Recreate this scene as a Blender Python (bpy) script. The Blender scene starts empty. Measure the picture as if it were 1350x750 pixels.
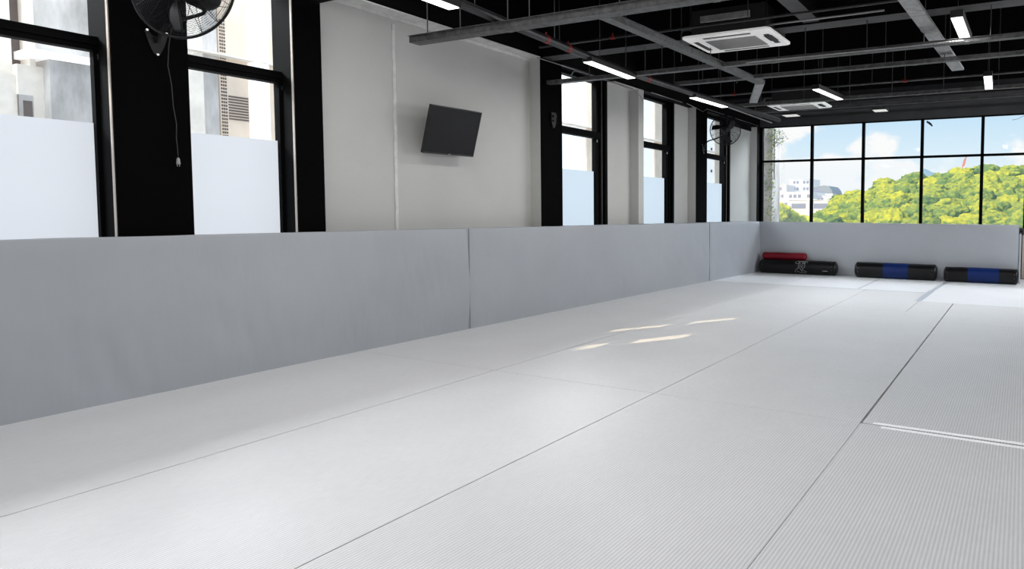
import bpy, bmesh, math, random
from mathutils import Vector, Matrix, noise
random.seed(7)
PI = math.pi
scn = bpy.context.scene
col = scn.collection

# ------------------------------------------------------------------ helpers
class MB:
    """collects geometry in world coordinates, links it as ONE mesh object"""
    def __init__(s): s.v = []; s.f = []; s.mi = []; s.cur = 0
    def add(s, vs, fs):
        b = len(s.v); s.v += [tuple(p) for p in vs]; s.f += [tuple(i + b for i in f) for f in fs]; s.mi += [s.cur] * len(fs); return s
    def box(s, x0, x1, y0, y1, z0, z1, M=None):
        vs = [Vector(p) for p in ((x0,y0,z0),(x1,y0,z0),(x1,y1,z0),(x0,y1,z0),(x0,y0,z1),(x1,y0,z1),(x1,y1,z1),(x0,y1,z1))]
        if M is not None: vs = [M @ p for p in vs]
        return s.add(vs, [(0,3,2,1),(4,5,6,7),(0,1,5,4),(1,2,6,5),(2,3,7,6),(3,0,4,7)])
    def beam(s, a, b, w, h, up=(0,0,1)):
        a = Vector(a); b = Vector(b); d = (b - a).normalized(); r = d.cross(Vector(up)).normalized(); u = r.cross(d)
        vs = []
        for p in (a, b):
            for i, j in ((-1,-1),(1,-1),(1,1),(-1,1)): vs.append(p + r*i*w/2 + u*j*h/2)
        return s.add(vs, [(0,1,2,3),(7,6,5,4),(0,4,5,1),(1,5,6,2),(2,6,7,3),(3,7,4,0)])
    def tube(s, pts, r, n=8, closed=False, caps=True):
        pts = [Vector(p) for p in pts]; m = len(pts); rs = r if isinstance(r, (list, tuple)) else [r]*m
        b = len(s.v); ref = None
        for i, p in enumerate(pts):
            if closed: t = pts[(i+1) % m] - pts[i-1]
            else: t = pts[min(i+1, m-1)] - pts[max(i-1, 0)]
            t.normalize()
            if ref is None: ref = Vector((0,0,1)) if abs(t.z) < .9 else Vector((1,0,0))
            a = t.cross(ref).normalized(); c = a.cross(t).normalized(); ref = c
            for k in range(n):
                an = 2*PI*k/n; s.v.append(tuple(p + (a*math.cos(an) + c*math.sin(an))*rs[i]))
        L = m if closed else m - 1
        for i in range(L):
            j = (i+1) % m
            for k in range(n):
                s.f.append((b+i*n+k, b+i*n+(k+1)%n, b+j*n+(k+1)%n, b+j*n+k)); s.mi.append(s.cur)
        if caps and not closed:
            s.f.append(tuple(b+k for k in range(n))[::-1]); s.mi.append(s.cur)
            s.f.append(tuple(b+(m-1)*n+k for k in range(n))); s.mi.append(s.cur)
        return s
    def grid(s, P, nu, nv):
        b = len(s.v)
        for i in range(nu+1):
            for j in range(nv+1): s.v.append(tuple(P(i/nu, j/nv)))
        for i in range(nu):
            for j in range(nv):
                a = b+i*(nv+1)+j; s.f.append((a, a+nv+1, a+nv+2, a+1)); s.mi.append(s.cur)
        return s
    def build(s, name, mat, parent=None, smooth=False, bevel=0, seg=2, origin=None):
        o0 = Vector(origin) if origin is not None else (Vector(parent['_o']) if parent is not None else None)
        if o0 is None:
            xs = [p[0] for p in s.v]; ys = [p[1] for p in s.v]; zs = [p[2] for p in s.v]
            o0 = Vector(((min(xs)+max(xs))/2, (min(ys)+max(ys))/2, min(zs)))
        me = bpy.data.meshes.new(name)
        me.from_pydata([(p[0]-o0.x, p[1]-o0.y, p[2]-o0.z) for p in s.v], [], s.f)
        for m in (mat if isinstance(mat, list) else [mat]): me.materials.append(m)
        if isinstance(mat, list): me.polygons.foreach_set('material_index', s.mi)
        bm = bmesh.new(); bm.from_mesh(me); bmesh.ops.recalc_face_normals(bm, faces=bm.faces); bm.to_mesh(me); bm.free()
        if smooth: me.polygons.foreach_set('use_smooth', [True]*len(me.polygons))
        me.update()
        o = bpy.data.objects.new(name, me); col.objects.link(o)
        if parent is not None:
            o.parent = parent; o['_o'] = parent['_o']
        else:
            o.location = o0; o['_o'] = tuple(o0)
        if bevel:
            b = o.modifiers.new('bevel', 'BEVEL'); b.width = bevel; b.segments = seg; b.limit_method = 'ANGLE'; b.angle_limit = .7
            if smooth is False:
                me.polygons.foreach_set('use_smooth', [True]*len(me.polygons))
                w = o.modifiers.new('wn', 'WEIGHTED_NORMAL'); w.keep_sharp = True
        return o

def box(x0,x1,y0,y1,z0,z1): return MB().box(x0,x1,y0,y1,z0,z1)
def empty(name, loc):
    o = bpy.data.objects.new(name, None); col.objects.link(o); o.location = loc; o['_o'] = tuple(loc); o.empty_display_size = .1; return o
def tag(o, label, cat, group=None, kind=None):
    o['label'] = label; o['category'] = cat
    if group: o['group'] = group
    if kind: o['kind'] = kind
    return o
def struct(o): o['kind'] = 'structure'; return o

# ------------------------------------------------------------------ materials
def mat(name, colr, rough=.6, metal=0, spec=.5, var=0, vscale=5, bump=0, bscale=30, emit=None, estr=0, col2=None, stretch=(1,1,1), coat=0, objrand=0):
    m = bpy.data.materials.new(name); m.use_nodes = True; nt = m.node_tree; N = nt.nodes; Lk = nt.links
    b = N['Principled BSDF']; c4 = (*colr, 1)
    b.inputs['Base Color'].default_value = c4; b.inputs['Roughness'].default_value = rough; b.inputs['Metallic'].default_value = metal
    b.inputs['Specular IOR Level'].default_value = spec
    if coat: b.inputs['Coat Weight'].default_value = coat
    tc = N.new('ShaderNodeTexCoord'); mp = N.new('ShaderNodeMapping'); mp.inputs['Scale'].default_value = stretch
    Lk.new(tc.outputs['Object'], mp.inputs['Vector'])
    if var or col2:
        n = N.new('ShaderNodeTexNoise'); n.inputs['Scale'].default_value = vscale; n.inputs['Detail'].default_value = 5; n.inputs['Roughness'].default_value = .6
        Lk.new(mp.outputs[0], n.inputs['Vector'])
        r = N.new('ShaderNodeValToRGB'); r.color_ramp.elements[0].position = .35; r.color_ramp.elements[1].position = .65
        d = col2 if col2 else tuple(max(0, x*(1-var)) for x in colr)
        r.color_ramp.elements[0].color = (*d, 1); r.color_ramp.elements[1].color = c4
        Lk.new(n.outputs['Fac'], r.inputs[0]); Lk.new(r.outputs[0], b.inputs['Base Color'])
    if bump:
        n2 = N.new('ShaderNodeTexNoise'); n2.inputs['Scale'].default_value = bscale; n2.inputs['Detail'].default_value = 4
        Lk.new(mp.outputs[0], n2.inputs['Vector'])
        bp = N.new('ShaderNodeBump'); bp.inputs['Strength'].default_value = bump; bp.inputs['Distance'].default_value = .02
        Lk.new(n2.outputs['Fac'], bp.inputs['Height']); Lk.new(bp.outputs[0], b.inputs['Normal'])
    if emit:
        b.inputs['Emission Color'].default_value = (*emit, 1); b.inputs['Emission Strength'].default_value = estr
    return m

M = {}
M['black_paint'] = mat('black_paint', (.0012,.0012,.0014), .75, spec=.12)
M['column_black'] = mat('column_black', (.0012,.0012,.0015), .8, spec=.05, var=.2, vscale=3, bump=.1)
M['ceiling_black'] = mat('ceiling_black', (.006,.006,.0065), .9, spec=.05, var=.4, vscale=2)
M['beam_grey'] = mat('beam_grey', (.10,.10,.10), .8, var=.35, vscale=4, bump=.2, bscale=20)
M['soffit'] = mat('soffit', (.05,.05,.052), .8, var=.2, vscale=2)
M['white_wall'] = mat('white_wall', (.60,.60,.58), .75, spec=.3, var=.05, vscale=1.5, bump=.06, bscale=40)
M['white_trim'] = mat('white_trim', (.8,.8,.78), .6, var=.2, vscale=9, bump=.3, bscale=30)
M['frame'] = mat('window_frame_black', (.002,.002,.0025), .6, spec=.06)
M['reveal'] = mat('reveal_glint', (.75,.68,.62), .4, metal=.2)  # pale warm tone imitates the bright reflection along the window reveals
M['tray'] = mat('tray_metal', (.17,.17,.17), .42, metal=.5, var=.5, vscale=14, bump=.35, bscale=160)
M['tray_dark'] = mat('tray_dark', (.12,.12,.12), .45, metal=.5, var=.4, vscale=8)
M['galv'] = mat('galvanised_channel', (.46,.46,.46), .5, metal=.5, var=.35, vscale=12, bump=.3, bscale=30)
M['pipe'] = mat('pipe_dark', (.03,.03,.032), .4, metal=.3, spec=.6)
M['conduit'] = mat('conduit', (.35,.35,.35), .35, metal=.6)
M['rod'] = mat('rod', (.10,.10,.10), .4, metal=.6)
M['red'] = mat('red_paint', (.22,.015,.01), .5)
M['white_plastic'] = mat('white_plastic', (.86,.86,.84), .4, emit=(.8,.8,.78), estr=.34)  # emission makes the air conditioner panel read brighter; it is no lamp
M['grille'] = mat('ac_grille', (.34,.34,.33), .6, var=.2, vscale=60, stretch=(.3,6,1), emit=(.3,.3,.3), estr=.12)  # weak emission on the grille too
M['slot'] = mat('ac_slot', (.06,.06,.06), .6)
M['led'] = mat('led_diffuser', (.9,.9,.9), .5, emit=(1,.98,.95), estr=3.2)
M['led_dim'] = mat('led_panel_off', (.75,.75,.7), .5, emit=(1,1,.95), estr=.45)
M['housing'] = mat('lamp_housing', (.02,.02,.02), .5)
M['screen'] = mat('tv_screen', (.004,.004,.005), .16, spec=.22)
M['bezel'] = mat('tv_bezel', (.01,.01,.01), .4)
M['fan_black'] = mat('fan_black', (.005,.005,.006), .45, spec=.25)
M['fan_blade'] = mat('fan_blade', (.02,.02,.021), .3, metal=.5)
M['cord'] = mat('cord', (.03,.03,.03), .5)
M['plug'] = mat('plug', (.35,.35,.34), .5)
M['bag_black'] = mat('bag_black', (.004,.004,.0045), .34, spec=.28, bump=.35, bscale=9)
M['bag_blue'] = mat('bag_blue', (.003,.018,.11), .42, spec=.25, bump=.2, bscale=12)
M['bag_red'] = mat('bag_red', (.20,.004,.014), .4, spec=.3, bump=.35, bscale=14)
M['emblem'] = mat('emblem_grey', (.45,.48,.5), .6)
M['metal'] = mat('steel', (.5,.5,.5), .3, metal=1)
M['tape'] = mat('white_tape', (.95,.95,.97), .4, emit=(1,1,1), estr=.22)  # slight emission painted in to lift the tape whiter
M['tape_blue'] = mat('clear_tape', (.52,.56,.64), .3)
M['floor_under'] = mat('floor_under', (.015,.015,.015), .9)
M['floor'] = mat('floor_concrete', (.45,.45,.45), .7, var=.2)
M['concrete_light'] = mat('concrete_cream', (.80,.75,.68), .9, var=.25, vscale=2.5, bump=.3, bscale=8, emit=(.9,.85,.78), estr=.22)  # emission in the facade materials brightens the building's shaded face
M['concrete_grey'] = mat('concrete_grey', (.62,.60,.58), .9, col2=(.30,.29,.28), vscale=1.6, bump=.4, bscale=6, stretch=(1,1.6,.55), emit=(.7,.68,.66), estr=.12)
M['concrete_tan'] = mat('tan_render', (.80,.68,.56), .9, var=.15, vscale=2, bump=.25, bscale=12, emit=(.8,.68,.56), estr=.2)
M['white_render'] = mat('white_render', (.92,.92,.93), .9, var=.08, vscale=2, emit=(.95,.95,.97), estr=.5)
M['dark_gap'] = mat('dark_gap', (.16,.13,.12), .9)
M['brick'] = mat('pink_brick', (.75,.62,.56), .9, var=.3, vscale=30)
M['trunk'] = mat('bark', (.12,.09,.06), .9)
M['hill_ground'] = mat('hill_ground', (.03,.06,.02), .9, var=.5, vscale=.3)
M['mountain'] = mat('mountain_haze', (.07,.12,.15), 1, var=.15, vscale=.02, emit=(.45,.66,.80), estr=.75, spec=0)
M['city_white'] = mat('city_white', (.60,.60,.61), .9, var=.08, vscale=.2, emit=(.9,.95,1), estr=.34)  # bluish emission in city and mast materials paints distance haze
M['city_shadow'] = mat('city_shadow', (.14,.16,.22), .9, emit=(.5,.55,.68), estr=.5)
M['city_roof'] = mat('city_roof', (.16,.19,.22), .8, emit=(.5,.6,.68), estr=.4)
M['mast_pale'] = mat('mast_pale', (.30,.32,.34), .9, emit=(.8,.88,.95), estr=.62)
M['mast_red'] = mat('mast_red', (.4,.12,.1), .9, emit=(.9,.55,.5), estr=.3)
M['bird'] = mat('bird_dark', (.02,.03,.06), .9)
M['gym_bag'] = mat('gym_bag_black', (.02,.018,.015), .6, bump=.4, bscale=30)

def mix_glass(name, tint, a, rough=.03):
    m = bpy.data.materials.new(name); m.use_nodes = True; nt = m.node_tree; N = nt.nodes; Lk = nt.links
    for n in list(N): N.remove(n)
    out = N.new('ShaderNodeOutputMaterial'); t = N.new('ShaderNodeBsdfTransparent'); t.inputs[0].default_value = (*tint, 1)
    g = N.new('ShaderNodeBsdfGlossy'); g.inputs['Roughness'].default_value = rough
    mx = N.new('ShaderNodeMixShader'); mx.inputs[0].default_value = a
    Lk.new(t.outputs[0], mx.inputs[1]); Lk.new(g.outputs[0], mx.inputs[2]); Lk.new(mx.outputs[0], out.inputs[0]); return m
M['glass'] = mix_glass('window_glass', (.985,.99,.99), .005)
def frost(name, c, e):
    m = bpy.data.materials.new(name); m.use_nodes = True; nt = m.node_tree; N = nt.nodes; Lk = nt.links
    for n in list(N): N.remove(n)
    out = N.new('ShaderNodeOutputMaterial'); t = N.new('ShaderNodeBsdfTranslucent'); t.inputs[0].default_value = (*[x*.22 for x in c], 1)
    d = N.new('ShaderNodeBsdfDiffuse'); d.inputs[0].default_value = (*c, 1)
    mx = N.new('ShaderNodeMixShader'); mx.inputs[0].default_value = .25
    em = N.new('ShaderNodeEmission'); em.inputs[0].default_value = (*c, 1); em.inputs[1].default_value = e  # added emission stands in for daylight behind the film
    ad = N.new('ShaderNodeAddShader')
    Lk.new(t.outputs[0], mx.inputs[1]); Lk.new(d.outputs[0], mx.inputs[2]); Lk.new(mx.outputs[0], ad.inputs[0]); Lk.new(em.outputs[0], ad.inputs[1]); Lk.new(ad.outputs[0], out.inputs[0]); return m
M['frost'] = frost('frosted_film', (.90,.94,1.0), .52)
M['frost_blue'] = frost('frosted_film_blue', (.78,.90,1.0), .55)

def pad_mat(name, c):
    m = mat(name, c, .5, spec=.35, var=.06, vscale=1.2)
    nt = m.node_tree; N = nt.nodes; Lk = nt.links; b = N['Principled BSDF']
    tc = N.new('ShaderNodeTexCoord'); mp = N.new('ShaderNodeMapping'); mp.inputs['Scale'].default_value = (1, 1.6, .35); mp.inputs['Rotation'].default_value = (.45, 0, 0)
    n = N.new('ShaderNodeTexNoise'); n.inputs['Scale'].default_value = 3.2; n.inputs['Detail'].default_value = 3
    bp = N.new('ShaderNodeBump'); bp.inputs['Strength'].default_value = .3; bp.inputs['Distance'].default_value = .035
    Lk.new(tc.outputs['Object'], mp.inputs[0]); Lk.new(mp.outputs[0], n.inputs[0]); Lk.new(n.outputs['Fac'], bp.inputs['Height']); Lk.new(bp.outputs[0], b.inputs['Normal'])
    return m
M['pad'] = pad_mat('pad_vinyl', (.42,.44,.475))
M['pad_seam'] = mat('pad_seam', (.22,.235,.26), .6)

def mat_mat(name, c, rib, rough):
    m = bpy.data.materials.new(name); m.use_nodes = True; nt = m.node_tree; N = nt.nodes; Lk = nt.links; b = N['Principled BSDF']
    b.inputs['Roughness'].default_value = rough; b.inputs['Specular IOR Level'].default_value = .5
    geo = N.new('ShaderNodeNewGeometry')
    w = N.new('ShaderNodeTexWave'); w.wave_type = 'BANDS'; w.bands_direction = 'X'; w.wave_profile = 'SIN'
    w.inputs['Scale'].default_value = .31416/.0178; w.inputs['Distortion'].default_value = .25; w.inputs['Detail'].default_value = 1; w.inputs['Detail Scale'].default_value = .3
    Lk.new(geo.outputs['Position'], w.inputs['Vector'])
    n = N.new('ShaderNodeTexNoise'); n.inputs['Scale'].default_value = 1.3; n.inputs['Detail'].default_value = 6; n.inputs['Roughness'].default_value = .65
    Lk.new(geo.outputs['Position'], n.inputs['Vector'])
    mp = N.new('ShaderNodeMapping'); mp.inputs['Scale'].default_value = (45, 14, 1); Lk.new(geo.outputs['Position'], mp.inputs[0])
    n3 = N.new('ShaderNodeTexNoise'); n3.inputs['Scale'].default_value = 1; n3.inputs['Detail'].default_value = 3; Lk.new(mp.outputs[0], n3.inputs['Vector'])
    def math_(op, a, bb=None, cc=None):
        q = N.new('ShaderNodeMath'); q.operation = op
        for i, v in enumerate((a, bb, cc)):
            if v is None: continue
            if isinstance(v, (int, float)): q.inputs[i].default_value = v
            else: Lk.new(v, q.inputs[i])
        return q.outputs[0]
    k = math_('MULTIPLY_ADD', w.outputs['Fac'], rib, 1 - rib)
    k = math_('MULTIPLY', k, math_('MULTIPLY_ADD', n.outputs['Fac'], .14, .93))
    k = math_('MULTIPLY', k, math_('MULTIPLY_ADD', n3.outputs['Fac'], .12, .94))
    vm = N.new('ShaderNodeVectorMath'); vm.operation = 'SCALE'; vm.inputs[0].default_value = c; Lk.new(k, vm.inputs['Scale'])
    Lk.new(vm.outputs[0], b.inputs['Base Color'])
    bp = N.new('ShaderNodeBump'); bp.inputs['Strength'].default_value = .35; bp.inputs['Distance'].default_value = .0025
    hsum = math_('ADD', w.outputs['Fac'], math_('MULTIPLY', n3.outputs['Fac'], .9))
    Lk.new(hsum, bp.inputs['Height']); Lk.new(bp.outputs[0], b.inputs['Normal'])
    return m
M['mat'] = mat_mat('ribbed_mat', (.82,.82,.83), .24, .42)
M['mat_far'] = mat_mat('smooth_mat', (.90,.91,.94), .05, .36)

def foliage(name, c1, c2, c3, sc, haze=0.0):
    m = bpy.data.materials.new(name); m.use_nodes = True; nt = m.node_tree; N = nt.nodes; Lk = nt.links; b = N['Principled BSDF']
    b.inputs['Roughness'].default_value = .9; b.inputs['Specular IOR Level'].default_value = .1
    tc = N.new('ShaderNodeTexCoord'); n = N.new('ShaderNodeTexNoise'); n.inputs['Scale'].default_value = sc; n.inputs['Detail'].default_value = 6; n.inputs['Roughness'].default_value = .7
    Lk.new(tc.outputs['Object'], n.inputs['Vector'])
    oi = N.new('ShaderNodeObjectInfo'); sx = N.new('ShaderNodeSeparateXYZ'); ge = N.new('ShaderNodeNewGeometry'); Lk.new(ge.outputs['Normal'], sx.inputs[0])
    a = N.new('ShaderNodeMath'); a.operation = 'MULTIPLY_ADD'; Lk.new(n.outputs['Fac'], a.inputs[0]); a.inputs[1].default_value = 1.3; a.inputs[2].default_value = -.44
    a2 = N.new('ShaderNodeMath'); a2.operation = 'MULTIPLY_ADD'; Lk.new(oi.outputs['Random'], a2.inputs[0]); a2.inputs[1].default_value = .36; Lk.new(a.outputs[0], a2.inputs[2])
    a3 = N.new('ShaderNodeMath'); a3.operation = 'MULTIPLY_ADD'; Lk.new(sx.outputs[2], a3.inputs[0]); a3.inputs[1].default_value = .42; Lk.new(a2.outputs[0], a3.inputs[2])  # upward faces pushed to yellow: painted highlights on top, green shade below
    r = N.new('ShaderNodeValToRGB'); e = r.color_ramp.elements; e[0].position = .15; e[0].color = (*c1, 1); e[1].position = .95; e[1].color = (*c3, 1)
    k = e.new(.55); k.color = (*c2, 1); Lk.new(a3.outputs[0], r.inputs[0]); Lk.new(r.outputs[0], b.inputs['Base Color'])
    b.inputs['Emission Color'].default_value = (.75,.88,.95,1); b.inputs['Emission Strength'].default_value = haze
    bp = N.new('ShaderNodeBump'); bp.inputs['Strength'].default_value = .8; bp.inputs['Distance'].default_value = .4
    Lk.new(n.outputs['Fac'], bp.inputs['Height']); Lk.new(bp.outputs[0], b.inputs['Normal'])
    return m
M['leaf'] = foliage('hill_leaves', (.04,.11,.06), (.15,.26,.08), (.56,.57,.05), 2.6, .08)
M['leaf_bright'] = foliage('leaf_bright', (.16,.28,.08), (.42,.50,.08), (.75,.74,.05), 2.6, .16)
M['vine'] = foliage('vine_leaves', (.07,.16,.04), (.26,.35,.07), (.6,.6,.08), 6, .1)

# ------------------------------------------------------------------ camera
F_PX, YAW, PITCH, ROLL, PX, PY = 861.8, .4447, .0539, .0049, 937.63, 325.4
fw = Vector((-math.sin(YAW)*math.cos(PITCH), math.cos(YAW)*math.cos(PITCH), -math.sin(PITCH)))
rt = Vector((math.cos(YAW), math.sin(YAW), 0)); up = rt.cross(fw)
r2 = rt*math.cos(ROLL) + up*math.sin(ROLL); u2 = up*math.cos(ROLL) - rt*math.sin(ROLL)
CAM = Vector((0, 0, 1.4))
cd = bpy.data.cameras.new('camera'); cam = bpy.data.objects.new('camera', cd); col.objects.link(cam)
cam.matrix_world = Matrix(((r2.x,u2.x,-fw.x,CAM.x),(r2.y,u2.y,-fw.y,CAM.y),(r2.z,u2.z,-fw.z,CAM.z),(0,0,0,1)))
cd.sensor_width = 36; cd.lens = F_PX/1350*36; cd.shift_x = (675-PX)/1350; cd.shift_y = (PY-375)/1350; cd.clip_end = 3000; cd.clip_start = .05
scn.camera = cam

# ------------------------------------------------------------------ room shell
XC, XW, XG = -6.02, -6.2, -6.27       # column face, recessed wall face, glass plane
YF = 15.5                             # far window wall
ZH = 3.52                             # window head
ZC = 4.3                              # ceiling
fl = struct(box(-7.0, 6, -6, 15.7, -.25, -.04).build('floor', M['floor_under']))
box(.668, 6, -6, 15.5, -.04, 0).build('mat_field', M['mat'], fl)
box(-6.0, .66, -6, -3.01, -.04, 0).build('mat_field', M['mat'], fl)
ce = struct(box(-7.0, 6, -6, 15.7, ZC, ZC+.25).build('ceiling', M['ceiling_black']))
wl = MB()
wl.box(-6.33, XW, -6, .7, -.04, ZC)
for y0, y1 in ((2.5,2.96),(3.86,7.63),(8.98,9.87),(11.25,12.41),(13.95,YF+.2)): wl.box(-6.33, XW, y0, y1, -.04, 3.5)
for y0, y1 in ((.7,2.5),(2.96,3.86),(7.63,8.98),(9.87,11.25),(12.41,13.95)): wl.box(-6.33, XW, y0, y1, -.04, 1.0)
wall_left = struct(wl.build('wall_left', M['white_wall'], origin=(-6.3,0,0)))
MB().box(-6.5, XC-.005, -6, YF, 3.5, ZC).build('header_beam', M['black_paint'], wall_left)
# pale underside strip where the wall panel meets the header
MB().box(XW-.01, XC+.01, 4.06, 7.16, 3.485, 3.5).box(XW, XW+.02, 4.06, 7.16, 3.45, 3.485).build('cornice', M['white_trim'], wall_left)
MB().box(XW-.01, XC, 8.98, 9.7, 3.485, 3.5).build('cornice', M['white_trim'], wall_left)
def column(y0, y1, face, side, zt=3.5):
    m = MB(); m.box(-6.33, XC, y0, y1, 0, zt)
    m.mi = [0]*6; m.mi[2] = 1   # the side facing back down the room
    m.build('column', [face, side], wall_left)
column(2.47, 2.96, M['column_black'], M['black_paint'])
column(3.80, 4.06, M['column_black'], M['black_paint'])
column(7.16, 7.63, M['column_black'], M['white_wall'])
column(9.70, 9.87, M['white_wall'], M['white_wall'])
column(11.89, 12.41, M['column_black'], M['white_wall'])
column(15.24, 15.5, M['black_paint'], M['white_wall'])
# white wall panel in the fifth bay ends lower under a black band
MB().box(XW-.02, XW+.03, 13.9, 15.24, 3.40, 3.5).build('header_band', M['black_paint'], wall_left)
# filler strip over a wall joint
st = MB()
pts = [(XW+.005, 4.99 + .002*math.sin(i*1.7) + .002*random.random(), 1.0 + i*.1) for i in range(25)]
for a, b in zip(pts, pts[1:]): st.beam(a, b, .036, .014, up=(1,0,0))
st.build('joint_strip', M['white_trim'], wall_left)

def side_window(n, y0, y1, film, shown=True):
    w = struct(MB().box(XG-.04, XG+.04, y0, y0+.06, 1.0, 3.5).box(XG-.04, XG+.04, y1-.06, y1, 1.0, 3.5)
        .box(XG-.04, XG+.04, y0, y1, 3.45, 3.5).box(XG-.04, XG+.04, y0, y1, 1.0, 1.05).build('window_%d' % n, M['frame'], bevel=.004))
    # mid rail and lower sash
    MB().box(XG-.03, XG+.07, y0+.02, y1-.01, 2.56, 2.665).box(XG-.03, XG+.085, y0+.02, y1-.01, 2.60, 2.63).build('mid_rail', M['frame'], w, bevel=.004)
    MB().box(XG+.005, XG+.06, y1-.115, y1-.055, 1.0, 2.56).box(XG+.005, XG+.06, y0+.055, y0+.09, 1.0, 2.56).build('sash', M['frame'], w, bevel=.003)
    MB().box(XG-.006, XG, y0+.05, y1-.05, 1.03, 3.46).build('glass', M['glass'], w)
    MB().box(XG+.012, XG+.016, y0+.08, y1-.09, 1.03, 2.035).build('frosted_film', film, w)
    MB().box(XG+.03, XG+.07, y1-.095, y1-.075, 2.50, 2.54).build('latch', M['metal'], w)
    MB().box(XG-.02, XW+.03, y0, y1, .985, 1.0).build('sill', M['frame'], w)
    return w
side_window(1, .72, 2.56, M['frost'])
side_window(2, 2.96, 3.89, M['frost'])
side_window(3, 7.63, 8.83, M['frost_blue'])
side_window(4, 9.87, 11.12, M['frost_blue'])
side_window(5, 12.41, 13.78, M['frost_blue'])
# slim reveal strips and outer black post beside windows 1 - 5
MB().box(XC-.036, XC-.010, 2.463, 2.469, 1.0, 3.5).build('reveal_strip', M['reveal'], wall_left)
MB().box(XC-.034, XC-.010, 3.793, 3.799, 1.0, 3.5).build('reveal_strip', M['reveal'], wall_left)
for a, b in ((8.83, 8.98), (11.12, 11.25), (13.78, 13.95)):
    MB().box(XG-.1, XW-.01, a, a+.05, 1.0, 3.5).box(XG-.1, XW+.03, b-.06, b+.005, 1.0, 3.5).build('window_post', M['frame'], wall_left)
    MB().box(XG-.1, XW-.03, a+.05, b-.06, 1.0, 3.5).build('reveal_strip', M['reveal'], wall_left)

# far window wall
wf = MB(); wf.box(-7, 6, YF, YF+.2, -.04, 1.0); wf.box(-7, 6, YF, YF+.2, ZH, ZC); wf.box(-7, -6.0, YF, YF+.2, 1.0, ZH); wf.box(.2, 6, YF, YF+.2, 1.0, ZH)
wall_far = struct(wf.build('wall_far', M['soffit'], origin=(0,YF,0)))
MB().box(-6.02, 6, 15.08, YF, 3.76, 3.95).build('soffit', M['soffit'], wall_far)
MB().box(-6.02, 6, YF-.05, YF, ZH-.005, 3.70).build('fascia', M['soffit'], wall_far)
w6 = MB()
mx = [-5.985, -4.68, -3.435, -2.11, -.845, .03]
for i, x in enumerate(mx): w6.box(x-.032, x+.032, YF-.04, YF+.05, 1.0, ZH)
w6.box(-6.0, .2, YF-.04, YF+.05, 2.635, 2.685); w6.box(-6.0, .2, YF-.03, YF+.05, ZH-.03, ZH); w6.box(-6.0, .2, YF-.04, YF+.05, 1.0, 1.05)
MB().box(.0, 5.9, YF-.03, YF-.005, 0, 1.0).build('brick_sill', M['brick'], wall_far)
window_far = struct(w6.build('window_6', M['frame'], origin=(-3,YF,1.0)))
for i in range(5):
    for z0, z1 in ((1.05, 2.635), (2.685, ZH-.03)):
        MB().box(mx[i]+.03, mx[i+1]-.03, YF, YF+.006, z0, z1).build('glass', M['glass'], window_far)
# rest of the shell (behind and right of the camera)
struct(box(-7, 6, -6.2, -6, -.04, ZC).build('wall_back', M['white_wall']))
struct(box(6, 6.2, -6, 15.7, -.04, ZC).build('wall_right', M['white_wall']))

# ceiling beams
def cbeam(name, x0, x1, y0, y1, z0, m=M['beam_grey']): return MB().box(x0, x1, y0, y1, z0, ZC).build(name, m, ce)
def part_of_ceiling(name, mb, m): return mb.build(name, m, ce)
b2 = MB(); b2.box(-6.02, 6, 7.19, 7.44, 3.5, ZC); b2.mi = [1,0,0,0,0,0]
b2.build('beam', [M['ceiling_black'], M['beam_grey']], ce)
b2 = MB(); b2.box(-2.29, -2.10, 3.0, 7.19, 3.52, ZC); b2.mi = [1,0,0,0,0,0]
b2.build('beam', [M['ceiling_black'], M['beam_grey']], ce)
b2 = MB(); b2.box(-6.02, 6, 9.68, 9.88, 3.75, ZC); b2.mi = [0]*6
b2.build('beam', [M['ceiling_black']], ce)
b2 = MB(); b2.box(-6.02, 6, 12.0, 12.4, 3.62, ZC); b2.mi = [0]*6
b2.build('beam', [M['ceiling_black']], ce)
b2 = MB(); b2.box(-6.02, 6, 5.0, 5.2, 3.7, ZC); b2.mi = [0]*6
b2.build('beam', [M['ceiling_black']], ce)

# ------------------------------------------------------------------ mats
MATS = [  # x0,x1,y0,y1,material,label
 (-5.98,-4.156,-3.0,4.30,'mat','long grey ribbed floor mat beside the near end of the side wall padding'),
 (-4.147,-2.535,-3.0,4.30,'mat','grey ribbed floor mat in the near second row out from the side padding'),
 (-2.525,-.9415,-3.0,4.30,'mat','grey ribbed floor mat in the near third row, left of the foreground dark seam'),
 (-.9385,.66,-3.0,4.295,'mat','grey ribbed floor mat in the near right corner, before the white tape line'),
 (-5.98,-4.156,4.306,9.50,'mat','grey floor mat along the middle of the side wall padding with a sunlit streak'),
 (-4.147,-2.535,4.306,9.50,'mat','grey floor mat in the middle of the second row carrying the sunlight patches'),
 (-2.525,-.948,4.306,9.50,'mat','scuffed grey ribbed mat left of the open black seam'),
 (-.932,.66,4.312,8.73,'mat','grey ribbed mat beyond the white tape line, right of the black seam'),
 (-5.98,-4.156,9.504,11.9,'mat','pale floor mat beside the side padding, just before the white mats'),
 (-4.147,-2.535,9.504,11.9,'mat','pale floor mat in the second row just before the white mats'),
 (-2.525,-1.46,9.504,11.9,'mat','narrow pale floor mat left of the bluish tape'),
 (-1.455,-.948,9.504,10.68,'mat','short pale mat piece at the far end of the black seam'),
 (-.932,.66,8.736,10.68,'mat','short grey ribbed mat on the right before the far white mat'),
 (-5.98,-4.156,11.906,15.3,'mat_far','white smooth mat under the stacked red and black bags in the far corner'),
 (-4.145,-2.70,11.906,15.3,'mat_far','white smooth mat in front of the gap between the two black bags'),
 (-2.69,-1.46,11.906,15.3,'mat_far','white smooth mat under the middle blue banded bag'),
 (-1.45,.66,10.69,15.3,'mat_far','large white smooth mat under the right blue banded bag'),
]
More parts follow.
